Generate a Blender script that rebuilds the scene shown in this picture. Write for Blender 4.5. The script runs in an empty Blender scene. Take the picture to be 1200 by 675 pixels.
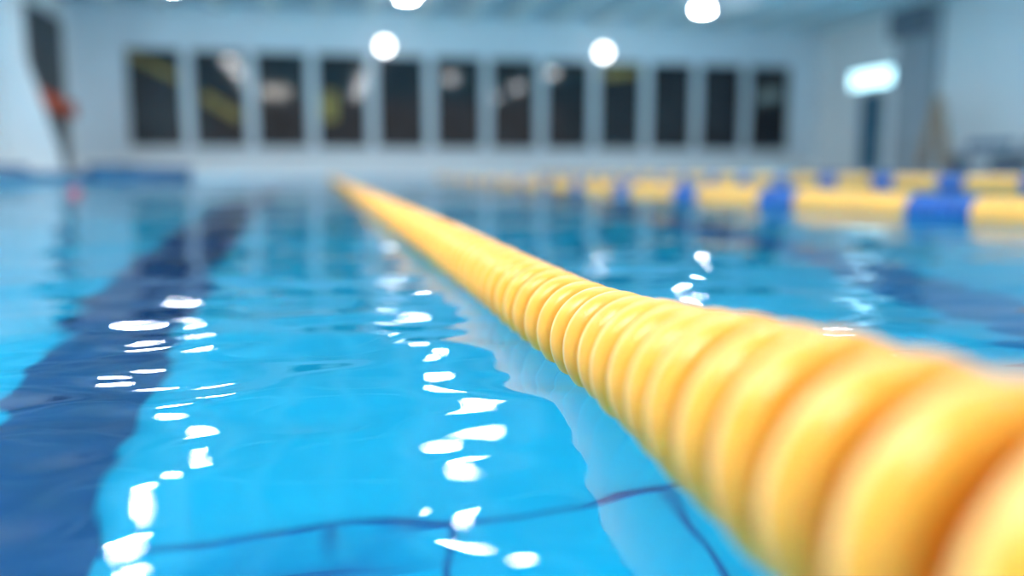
import bpy, math, random
from mathutils import noise, Vector
random.seed(4)
S=bpy.context.scene
S.view_settings.view_transform='Standard'
S.view_settings.look='None'
COL=S.collection

# ---------- materials ----------
def mat(name,col,rough=0.5,metal=0,emit=None,es=0,noise_amt=0.0,nscale=6,bump=0.0,spec=0.5,sss=0):
    m=bpy.data.materials.new(name); m.use_nodes=True
    nt=m.node_tree; b=nt.nodes['Principled BSDF']
    b.inputs['Base Color'].default_value=(*col,1)
    b.inputs['Roughness'].default_value=rough
    b.inputs['Metallic'].default_value=metal
    b.inputs['Specular IOR Level'].default_value=spec
    if sss:
        b.inputs['Subsurface Weight'].default_value=sss
        b.inputs['Subsurface Radius'].default_value=(1.0,0.45,0.1)
        b.inputs['Subsurface Scale'].default_value=0.006
    if emit:
        b.inputs['Emission Color'].default_value=(*emit,1)
        b.inputs['Emission Strength'].default_value=es
    if noise_amt>0 or bump>0:
        tc=nt.nodes.new('ShaderNodeTexCoord')
        n=nt.nodes.new('ShaderNodeTexNoise'); n.inputs['Scale'].default_value=nscale
        n.inputs['Detail'].default_value=4
        nt.links.new(tc.outputs['Object'],n.inputs['Vector'])
        if noise_amt>0:
            r=nt.nodes.new('ShaderNodeValToRGB')
            r.color_ramp.elements[0].position=0.3; r.color_ramp.elements[1].position=0.7
            r.color_ramp.elements[0].color=(*[c*(1-noise_amt) for c in col],1)
            r.color_ramp.elements[1].color=(*[min(1,c*(1+noise_amt)) for c in col],1)
            nt.links.new(n.outputs['Fac'],r.inputs['Fac'])
            nt.links.new(r.outputs['Color'],b.inputs['Base Color'])
        if bump>0:
            bp=nt.nodes.new('ShaderNodeBump'); bp.inputs['Strength'].default_value=bump
            bp.inputs['Distance'].default_value=0.002
            nt.links.new(n.outputs['Fac'],bp.inputs['Height'])
            nt.links.new(bp.outputs['Normal'],b.inputs['Normal'])
    return m

M_wall=mat('wall_paint',(0.70,0.79,0.86),0.7,noise_amt=0.04,nscale=0.6)
M_wallw=mat('wall_paint_white',(0.86,0.88,0.89),0.7,noise_amt=0.03,nscale=0.6)
M_ceil=mat('ceiling_paint',(0.44,0.56,0.64),0.8,noise_amt=0.04,nscale=0.5)
M_beam=mat('ceiling_beam_paint',(0.72,0.79,0.81),0.6)
M_deck=mat('deck_tile',(0.70,0.76,0.79),0.35,noise_amt=0.05,nscale=5)
M_gut=mat('gutter_blue_tile',(0.03,0.10,0.22),0.35,noise_amt=0.2,nscale=3)
M_frame=mat('window_frame',(0.58,0.65,0.70),0.5)
M_glass=mat('dark_window_glass',(0.016,0.018,0.022),0.06,noise_amt=0.4,nscale=1.2,spec=0.42)
M_dark=mat('dark_opening',(0.012,0.014,0.018),0.4,noise_amt=0.3,nscale=1)
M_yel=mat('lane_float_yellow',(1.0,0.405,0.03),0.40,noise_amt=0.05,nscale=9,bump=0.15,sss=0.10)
M_hub=mat('lane_float_hub_shade',(0.60,0.18,0.008),0.5,noise_amt=0.1,nscale=9)  # darker orange puts the shade between the discs into the colour
M_rim=mat('lane_float_pale_rim',(0.95,0.52,0.17),0.42,noise_amt=0.15,nscale=30)  # paler tan along the disc edge
M_yel2=mat('lane_float_yellow_pale',(1.0,0.55,0.13),0.45,noise_amt=0.05,nscale=9)
M_blue=mat('lane_float_blue',(0.015,0.11,0.42),0.4,noise_amt=0.1,nscale=9)
M_cable=mat('steel_cable',(0.55,0.56,0.58),0.35,metal=1)
M_lamp=mat('lamp_glow',(1,1,1),0.5,emit=(0.97,0.98,1.0),es=150)
M_wlamp=mat('wall_lamp_glow',(1,1,1),0.5,emit=(1.0,0.99,0.97),es=9)
M_house=mat('lamp_housing',(0.25,0.27,0.29),0.4,metal=0.5)
M_sign=mat('sign_glow',(0.8,0.95,1),0.5,emit=(0.50,0.88,1.0),es=3.2)
M_or=mat('orange_banner_fabric',(0.60,0.10,0.04),0.7,noise_amt=0.2,nscale=4)
M_grey=mat('grey_metal',(0.14,0.17,0.21),0.5,noise_amt=0.1)
M_pil=mat('pilaster_grey',(0.36,0.40,0.44),0.6,noise_amt=0.06,nscale=1)
M_door=mat('door_glass_blue',(0.06,0.16,0.24),0.2,noise_amt=0.2,nscale=1)
M_wood=mat('wood_tan',(0.45,0.30,0.20),0.6,noise_amt=0.25,nscale=8)
M_bluep=mat('blue_plastic',(0.05,0.16,0.30),0.5,noise_amt=0.2,nscale=3)
M_ystrip=mat('yellow_reflection',(0.25,0.19,0.04),0.5,noise_amt=0.5,nscale=3)  # dim yellow for the reflections painted onto the panes
M_red=mat('red_plastic',(0.5,0.05,0.06),0.5)

# ---------- helpers ----------
def mesh_obj(name,verts,faces,mats,midx=None,smooth=False,parent=None):
    me=bpy.data.meshes.new(name); me.from_pydata(verts,[],faces); me.update()
    for m in (mats if isinstance(mats,list) else [mats]): me.materials.append(m)
    if midx: me.polygons.foreach_set('material_index',midx)
    if smooth: me.polygons.foreach_set('use_smooth',[True]*len(me.polygons))
    ob=bpy.data.objects.new(name,me); COL.objects.link(ob)
    if parent: ob.parent=parent
    return ob
def boxdata(x0,x1,y0,y1,z0,z1,V,F,MI=None,mi=0):
    b=len(V)
    V+= [(x0,y0,z0),(x1,y0,z0),(x1,y1,z0),(x0,y1,z0),(x0,y0,z1),(x1,y0,z1),(x1,y1,z1),(x0,y1,z1)]
    F+= [tuple(b+i for i in f) for f in [(0,3,2,1),(4,5,6,7),(0,1,5,4),(1,2,6,5),(2,3,7,6),(3,0,4,7)]]
    if MI is not None: MI+=[mi]*6
def boxes(name,lst,mats,parent=None,bevel=0):
    V=[];F=[];MI=[]
    for l in lst:
        boxdata(*l[:6],V,F,MI,l[6] if len(l)>6 else 0)
    ob=mesh_obj(name,V,F,mats,MI,parent=parent)
    if bevel:
        md=ob.modifiers.new('bevel','BEVEL'); md.width=bevel; md.segments=3
    return ob
def lathe_z(name,prof,mats,loc,segs=32,mis=None,parent=None):
    V=[];F=[];MI=[]
    for r,z in prof:
        for s in range(segs):
            a=2*math.pi*s/segs; V.append((r*math.cos(a),r*math.sin(a),z))
    for i in range(len(prof)-1):
        for s in range(segs):
            s2=(s+1)%segs
            F.append((i*segs+s,i*segs+s2,(i+1)*segs+s2,(i+1)*segs+s)); MI.append(mis[i] if mis else 0)
    F.append(tuple(range(segs))[::-1]); MI.append(mis[0] if mis else 0)
    F.append(tuple((len(prof)-1)*segs+s for s in range(segs))); MI.append(mis[-1] if mis else 0)
    ob=mesh_obj(name,V,F,mats,MI,smooth=False,parent=parent); ob.location=loc
    return ob

XL,XR,YF,YB,HC=-7.5,18.8,30.0,-6.0,5.6     # room
PL,PR,PF,PB,PD=-6.0,15.0,25.0,-4.0,-1.5     # pool
DZ=0.20

# ---------- pool basin ----------
m=bpy.data.materials.new('pool_bottom_tile'); m.use_nodes=True
nt=m.node_tree; b=nt.nodes['Principled BSDF']; b.inputs['Roughness'].default_value=0.5
tc=nt.nodes.new('ShaderNodeTexCoord'); n=nt.nodes.new('ShaderNodeTexNoise'); n.inputs['Scale'].default_value=1.2
nt.links.new(tc.outputs['Object'],n.inputs['Vector'])
r=nt.nodes.new('ShaderNodeValToRGB')
r.color_ramp.elements[0].color=(0.0,0.36,0.58,1); r.color_ramp.elements[1].color=(0.0,0.46,0.68,1)
nt.links.new(n.outputs['Fac'],r.inputs['Fac']); nt.links.new(r.outputs['Color'],b.inputs['Base Color'])
M_pool=m
M_line=mat('pool_lane_tile_navy',(0.001,0.028,0.14),0.5,noise_amt=0.15,nscale=4)
M_line2=mat('pool_lane_tile_blue',(0.001,0.14,0.36),0.5,noise_amt=0.15,nscale=4)
M_seam=mat('pool_seam_grout',(0.002,0.08,0.26),0.6)
boxes('pool_basin',[
 (PL,PR,PB,PF,PD-0.2,PD),
 (PL-0.2,PL,PB,PF,PD-0.2,DZ-0.03),(PR,PR+0.2,PB,PF,PD-0.2,DZ-0.03),
 (PL-0.2,PR+0.2,PF,PF+0.2,PD-0.2,DZ-0.03),(PL-0.2,PR+0.2,PB-0.2,PB,PD-0.2,DZ-0.03)],M_pool)
ll=[]
for c in (-3.65,-0.66,2.35,5.35,8.35,11.35):
    mi=0 if c<0 else 1
    ll.append((c-0.19,c+0.19,PB+1,PF-1.5,PD,PD+0.006,mi))
    ll.append((c-0.5,c+0.5,PF-1.5,PF-1.15,PD,PD+0.006,mi))
boxes('pool_lane_stripe',ll,[M_line,M_line2])
boxes('pool_tile_seam',[(PL,PR,1.90,1.92,PD,PD+0.004)]+[(x-0.009,x+0.009,PB,1.90,PD,PD+0.004) for x in (-1.8,0.0,0.26,0.82,2.0)],M_seam)

# ---------- water ----------
def grid_axis(a,b,base,k):
    out=[0.0]; x=0
    while x<b: x+=max(base,k*x); out.append(min(x,b))
    x=0; neg=[]
    while x>a: x-=max(base,k*-x); neg.append(max(x,a))
    return sorted(set(neg+out))
xs=grid_axis(PL,PR,0.015,0.013)
ys=[PB,-3,-2,-1.2,-0.6,-0.3,-0.15]
y=0.0
while y<PF: ys.append(y); y+=max(0.011,0.011*y)
ys.append(PF)
V=[]
for yy in ys:
    for xx in xs:
        sp=max(0.015,0.016*max(abs(xx),abs(yy)))
        w1=1/(1+(sp/0.06)**2); w2=1/(1+(sp/0.045)**2)
        z=0.013*noise.noise((xx/0.75,yy/0.8,3.1))
        z+=w1*0.0078*noise.noise((xx/0.28+4,yy/0.24,1.7))
        z+=w2*0.0031*noise.noise((xx/0.13,yy/0.085,7.7))
        V.append((xx,yy,z))
nx=len(xs); F=[]
for j in range(len(ys)-1):
    for i in range(nx-1):
        F.append((j*nx+i,j*nx+i+1,(j+1)*nx+i+1,(j+1)*nx+i))
mw=bpy.data.materials.new('pool_water_surface'); mw.use_nodes=True
nt=mw.node_tree; nt.nodes.clear()
out=nt.nodes.new('ShaderNodeOutputMaterial'); mix=nt.nodes.new('ShaderNodeMixShader')
fr=nt.nodes.new('ShaderNodeFresnel'); fr.inputs['IOR'].default_value=1.33
gl=nt.nodes.new('ShaderNodeBsdfGlossy'); gl.inputs['Roughness'].default_value=0.015
rf=nt.nodes.new('ShaderNodeBsdfRefraction'); rf.inputs['IOR'].default_value=1.33; rf.inputs['Roughness'].default_value=0.0
rf.inputs['Color'].default_value=(0.45,0.97,1,1)
tc=nt.nodes.new('ShaderNodeTexCoord'); n=nt.nodes.new('ShaderNodeTexNoise')
n.inputs['Scale'].default_value=5; n.inputs['Detail'].default_value=2
bp=nt.nodes.new('ShaderNodeBump'); bp.inputs['Strength'].default_value=0.18; bp.inputs['Distance'].default_value=0.012
L=nt.links.new
L(tc.outputs['Object'],n.inputs['Vector']); L(n.outputs['Fac'],bp.inputs['Height'])
for q in (fr,gl,rf): L(bp.outputs['Normal'],q.inputs['Normal'])
L(fr.outputs['Fac'],mix.inputs['Fac']); L(rf.outputs[0],mix.inputs[1]); L(gl.outputs[0],mix.inputs[2]); L(mix.outputs[0],out.inputs['Surface'])
mesh_obj('pool_water',V,F,mw,smooth=True)

# ---------- deck / room ----------
boxes('floor',[
 (XL,PL-0.02,YB,YF,DZ-0.12,DZ),(PR+0.02,XR,YB,YF,DZ-0.12,DZ),
 (PL-0.02,PR+0.02,PF+0.02,YF,DZ-0.12,DZ),(PL-0.02,PR+0.02,YB,PB-0.02,DZ-0.12,DZ)],M_deck)
boxes('wall_far',[(XL-0.2,XR+0.2,YF,YF+0.2,DZ-0.1,HC)],M_wall)
boxes('wall_left',[(XL-0.2,XL,YB,YF,DZ-0.1,HC)],M_wallw)
boxes('wall_right',[(XR,XR+0.2,YB,YF,DZ-0.1,HC)],M_wallw)
boxes('ceiling',[(XL-0.2,XR+0.2,YB,YF+0.2,HC,HC+0.2)],M_ceil)
boxes('ceiling_beam',[(x,x+0.35,YB,YF,HC-0.28,HC) for x in [XL+1.2+1.6*i for i in range(16)]]+[(XL,XR,yy,yy+0.3,HC-0.2,HC-0.002) for yy in (5,11,17,23)],M_beam)
boxes('baseboard_far',[(XL,XR,YF-0.03,YF,DZ,DZ+0.45)],M_wallw)
# windows
WW=1.62; W0=-5.85; pitch=(17.5+5.85-WW)/11; z0,z1=1.05,4.1
def win(i):
    return W0+i*pitch
refl_streaks={0:[((0.0,3.95),(1.6,3.2),0.28)],1:[((0.25,2.7),(1.45,1.95),0.33)],3:[((0.35,2.9),(0.35,1.9),0.5)],8:[((0.1,3.65),(1.5,3.85),0.3)]}
for i in range(12):
    x0=win(i); x1=x0+WW
    e=bpy.data.objects.new('window_%d'%(i+1),None); COL.objects.link(e)
    boxes('glass',[(x0,x1,YF-0.05,YF-0.02,z0,z1)],M_glass,parent=e)
    f=0.07
    boxes('frame',[(x0-f,x0,YF-0.12,YF,z0-f,z1+f),(x1,x1+f,YF-0.12,YF,z0-f,z1+f),
                   (x0,x1,YF-0.12,YF,z0-f,z0),(x0,x1,YF-0.12,YF,z1,z1+f)],M_frame,parent=e,bevel=0.01)
    for (p,q,w) in refl_streaks.get(i,[]):
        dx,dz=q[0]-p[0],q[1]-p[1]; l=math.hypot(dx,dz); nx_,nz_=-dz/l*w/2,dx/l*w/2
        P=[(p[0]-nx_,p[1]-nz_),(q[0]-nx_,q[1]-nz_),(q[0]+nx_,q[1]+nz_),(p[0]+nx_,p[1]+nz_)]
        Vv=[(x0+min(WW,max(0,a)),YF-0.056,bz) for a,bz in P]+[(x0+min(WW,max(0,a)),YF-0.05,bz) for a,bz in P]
        mesh_obj('yellow_stripe_reflection',Vv,[(0,1,2,3),(7,6,5,4),(0,4,5,1),(1,5,6,2),(2,6,7,3),(3,7,4,0)],M_ystrip,parent=e)  # flat stripe on the glass, standing in for a yellow reflection
boxes('trim_1',[(W0-0.3,17.9,YF-0.22,YF,0.82,0.94)],M_wallw,bevel=0.01)

boxes('pool_coping',[(PL+0.3,PR-0.3,PF-0.06,PF+0.02,0.02,DZ+0.015),
  (PL-0.3,PL-0.02,PB,PF,DZ,DZ+0.03),(PR+0.02,PR+0.3,PB,PF,DZ,DZ+0.03)],M_wallw)
boxes('pool_gutter',[(PL,PL+0.06,PB,PF,0.0,DZ+0.01),(PL,PL+2.6,PF-0.25,PF-0.08,0.0,DZ+0.03),(PR-0.06,PR,PB,PF,0.0,DZ+0.01)],M_gut)

# ---------- lane ropes ----------
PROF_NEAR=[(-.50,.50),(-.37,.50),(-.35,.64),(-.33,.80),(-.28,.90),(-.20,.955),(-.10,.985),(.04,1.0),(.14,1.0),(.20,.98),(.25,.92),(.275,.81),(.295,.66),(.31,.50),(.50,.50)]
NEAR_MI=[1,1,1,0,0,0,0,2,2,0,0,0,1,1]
PROF=[(-.50,.62),(-.38,.70),(-.31,.88),(-.24,.965),(-.12,1.0),(.04,1.0),(.16,.965),(.24,.88),(.33,.70),(.50,.62)]
def rope(name,path,p,y0,y1,colfn,mats,segfn,jit=0.0,prof=PROF,pmi=None):
    V=[];F=[];MI=[]
    y=y0
    while y<y1:
        X,Z,R=path(y); segs=segfn(y); b=len(V); ci=colfn(y)
        tx=random.uniform(-jit,jit); tz=random.uniform(-jit,jit); sr=1+random.uniform(-jit,jit)*0.4
        for (o,rf) in prof:
            for s in range(segs):
                a=2*math.pi*s/segs
                dx=R*rf*sr*math.cos(a); dz=R*rf*sr*math.sin(a)
                V.append((X+dx,y+o*p+dx*tx+dz*tz,Z+dz))
        for i in range(len(prof)-1):
            for s in range(segs):
                s2=(s+1)%segs
                F.append((b+i*segs+s,b+(i+1)*segs+s,b+(i+1)*segs+s2,b+i*segs+s2)); MI.append(pmi[i] if pmi else ci)
        y+=p
    segs=8; pts=[y0-0.5]+[y0+(y1-y0)*i/60 for i in range(61)]
    b=len(V)
    for yy in pts:
        X,Z,R=path(yy)
        for s in range(segs):
            a=2*math.pi*s/segs; V.append((X+0.006*math.cos(a),yy,Z+0.006*math.sin(a)))
    for i in range(len(pts)-1):
        for s in range(segs):
            s2=(s+1)%segs; F.append((b+i*segs+s,b+(i+1)*segs+s,b+(i+1)*segs+s2,b+i*segs+s2)); MI.append(len(mats)-1)
    return mesh_obj(name,V,F,mats,MI,smooth=True)
def sm(a,b,x):
    t=min(1,max(0,(x-a)/(b-a))); return t*t*(3-2*t)
def path1(y):
    t=1-sm(0.25,1.05,y)
    return (0.344-0.044*t,0.043+0.034*t-0.006*sm(0.7,1.2,y)*(1-sm(1.2,2.5,y)),0.0655+0.0175*t)
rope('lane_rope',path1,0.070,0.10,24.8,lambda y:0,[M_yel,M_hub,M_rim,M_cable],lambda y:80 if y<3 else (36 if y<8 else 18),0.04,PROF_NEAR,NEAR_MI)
def stripe(off,per,yl): return lambda y: 0 if ((y-off)%per)<yl else 1
rope('lane_rope',lambda y:(3.37,0.03,0.092),0.085,-2,24.8,stripe(4.34,1.67,1.16),[M_yel2,M_blue,M_cable],lambda y:32 if y<10 else 16,0.02)
rope('lane_rope',lambda y:(6.4,0.115,0.09),0.10,-2,24.8,stripe(6.78,1.1,0.7),[M_yel2,M_blue,M_cable],lambda y:24 if y<12 else 14,0.02)

# ---------- lamps ----------
def lamp(x,y,z,r=0.22):
    o=lathe_z('ceiling_lamp',[(r*0.9,0.0),(r,0.02),(r*1.05,0.05),(r*1.05,0.12),(r*0.7,0.2),(0.05,HC-0.28-z)],[M_lamp,M_house],(x,y,z),24,[0,0,1,1,1,1])
for (X,Ys) in ((-3.7,(25.2,19,15,11,7,3)),(2.6,(25,19,15,11,7,3)),(11.6,(25,17.5,10,3)),(7.0,(14,5))):
    for Y in Ys: lamp(X,Y,5.08)
def wlamp(x,z):
    e=bpy.data.objects.new('wall_lamp',None); COL.objects.link(e)
    o=lathe_z('lamp_head',[(0.19,0.0),(0.21,0.03),(0.21,0.1),(0.16,0.2),(0.07,0.26)],[M_wlamp,M_house],(x,YF-0.45,z),24,[0,0,1,1,1,1],parent=e)
    o.rotation_euler=(math.radians(-75),0,0)
    boxes('bracket',[(x-0.04,x+0.04,YF-0.25,YF,z-0.04,z+0.04)],M_house,parent=e)
wlamp(2.3,4.36); wlamp(10.0,4.38)

# ---------- left side ----------
e=bpy.data.objects.new('door_1',None); COL.objects.link(e)
boxes('opening',[(XL+0.005,XL+0.03,25.4,29.1,DZ,4.75)],M_dark,parent=e)
boxes('frame',[(XL,XL+0.1,25.2,25.4,DZ,4.95),(XL,XL+0.1,29.1,29.3,DZ,4.95),(XL,XL+0.1,25.4,29.1,4.75,4.95)],M_wallw,parent=e)
V=[];F=[]
N=20
for i in range(N+1):
    t=i/N; yy=25.0+3.9*t; xx=XL+0.25+0.08*math.sin(t*14)
    zt=2.5-0.2*t; V+=[(xx,yy,zt),(xx,yy,zt-0.5+0.06*math.sin(t*9))]
for i in range(N): F.append((2*i,2*i+2,2*i+3,2*i+1))
o=mesh_obj('orange_banner',V,F,M_or,smooth=True); md=o.modifiers.new('s','SOLIDIFY'); md.thickness=0.02
def prism(name,poly,y0,y1,m):
    n=len(poly); V=[(x,y0,z) for x,z in poly]+[(x,y1,z) for x,z in poly]
    F=[tuple(range(n)),tuple(range(n,2*n))[::-1]]+[(i,i+n,(i+1)%n+n,(i+1)%n) for i in range(n)]
    o=mesh_obj(name,V,F,m); md=o.modifiers.new('bevel','BEVEL'); md.width=0.03; md.segments=3; return o
prism('slanted_buttress',[(XL+0.01,DZ),(-6.33,DZ),(-6.47,0.9),(-7.1,3.2),(-7.22,HC-0.3),(XL+0.01,HC-0.3)],23.4,24.2,M_wallw)
boxes('pool_cover_reel',[(-7.2,-6.4,15,21.5,DZ,DZ+0.16),(-6.2,-5.2,25.6,27.5,DZ,DZ+0.22),(-5.1,-3.6,25.8,27,DZ,DZ+0.15)],M_bluep,bevel=0.05)
lathe_z('red_buoy',[(0.02,-0.06),(0.06,-0.03),(0.075,0.0),(0.06,0.04),(0.03,0.07),(0.015,0.09)],[M_red],(-2.55,10.0,0.0),20)

# ---------- right side ----------
e=bpy.data.objects.new('door_2',None); COL.objects.link(e)
boxes('leaf',[(XR-0.04,XR,25.95,27.2,DZ,2.9)],M_door,parent=e)
boxes('frame',[(XR-0.1,XR,25.8,25.95,DZ,3.0),(XR-0.1,XR,27.2,27.35,DZ,3.0),(XR-0.1,XR,25.95,27.2,2.9,3.0)],M_frame,parent=e)
boxes('handle',[(XR-0.12,XR-0.08,26.1,26.14,1.1,1.5)],M_cable,parent=e)
e=bpy.data.objects.new('lit_sign',None); COL.objects.link(e)
boxes('face',[(XR-0.25,XR-0.2,25.4,27.6,3.1,3.65)],M_sign,parent=e,bevel=0.02)
boxes('case',[(XR-0.2,XR,25.35,27.65,3.05,3.7)],M_house,parent=e)
e=bpy.data.objects.new('pilaster',None); COL.objects.link(e)
boxes('shaft',[(XR-0.45,XR-0.01,23.4,24.9,DZ,HC-0.3)],M_pil,bevel=0.02,parent=e)
boxes('air_duct_box',[(XR-0.75,XR-0.45,23.3,25.0,4.4,HC-0.3)],M_grey,bevel=0.03,parent=e)
def beam(V,F,p,q,w):
    p=Vector(p);q=Vector(q);d=(q-p).normalized();u=d.cross(Vector((1,0.01,0))).normalized()*w;v=d.cross(u).normalized()*w
    b=len(V)
    for c in (p,q):
        for s,t in ((-1,-1),(1,-1),(1,1),(-1,1)): V.append(tuple(c+u*s+v*t))
    F+= [tuple(b+i for i in f) for f in [(0,3,2,1),(4,5,6,7),(0,1,5,4),(1,2,6,5),(2,3,7,6),(3,0,4,7)]]
V=[];F=[]
beam(V,F,(17.6,21.5,DZ),(17.7,22.0,2.4),0.07); beam(V,F,(17.6,22.6,DZ),(17.7,22.05,2.4),0.07); beam(V,F,(18.3,22.1,DZ),(17.75,22.02,2.4),0.06)
beam(V,F,(17.63,21.6,0.8),(17.63,22.45,0.8),0.05); beam(V,F,(17.66,21.75,1.4),(17.66,22.3,1.4),0.05)
mesh_obj('wooden_easel',V,F,M_wood)
for (yy) in (19.3,17.2):
    e=bpy.data.objects.new('poolside_bench',None); COL.objects.link(e)
    boxes('seat',[(17.3,17.9,yy,yy+1.7,0.62,0.68)],M_bluep,parent=e,bevel=0.015)
    boxes('legs',[(17.35,17.85,yy+0.1,yy+0.16,DZ,0.62),(17.35,17.85,yy+1.54,yy+1.6,DZ,0.62)],M_grey,parent=e)
    boxes('backrest',[(17.88,17.93,yy,yy+1.7,0.85,1.05)],M_bluep,parent=e,bevel=0.015)
    boxes('back_posts',[(17.88,17.93,yy+0.1,yy+0.15,0.68,0.85),(17.88,17.93,yy+1.55,yy+1.6,0.68,0.85)],M_grey,parent=e)

# ---------- lights ----------
def area(name,loc,rot,sx,sy,power,col):
    l=bpy.data.lights.new(name,'AREA'); l.shape='RECTANGLE'; l.size=sx; l.size_y=sy; l.energy=power; l.color=col
    o=bpy.data.objects.new(name,l); COL.objects.link(o); o.location=loc; o.rotation_euler=rot; return o
area('pool_fill_light',(PL+0.08,10,-0.75),(0,math.radians(-90),0),0.8,28,1250,(0.85,0.97,1))  # fill lights added below the surface to brighten the pool floor
area('pool_fill_light',(PR-0.08,10,-0.75),(0,math.radians(90),0),0.8,28,1450,(0.85,0.97,1))
area('pool_fill_light',(4,PB+0.05,-0.75),(math.radians(90),0,0),18,0.8,900,(0.85,0.97,1))
area('rope_fill_light',(-2.5,2.0,5.25),(0,0,0),1.5,1.5,570,(1.0,0.92,0.82))  # added warm fill to brighten the near rope, not a real fixture

w=bpy.data.worlds.new('world'); S.world=w; w.use_nodes=True
w.node_tree.nodes['Background'].inputs[0].default_value=(0.95,0.96,1,1)
w.node_tree.nodes['Background'].inputs[1].default_value=0.70

# ---------- camera ----------
cd=bpy.data.cameras.new('camera'); cd.sensor_width=36; cd.lens=30; cd.clip_start=0.02; cd.clip_end=200
cd.dof.use_dof=True; cd.dof.focus_distance=1.05; cd.dof.aperture_fstop=1.03
c=bpy.data.objects.new('camera',cd); COL.objects.link(c)
c.location=(0,0,0.25); c.rotation_euler=(math.radians(90-7.83),0,math.radians(-12.7))
S.camera=c
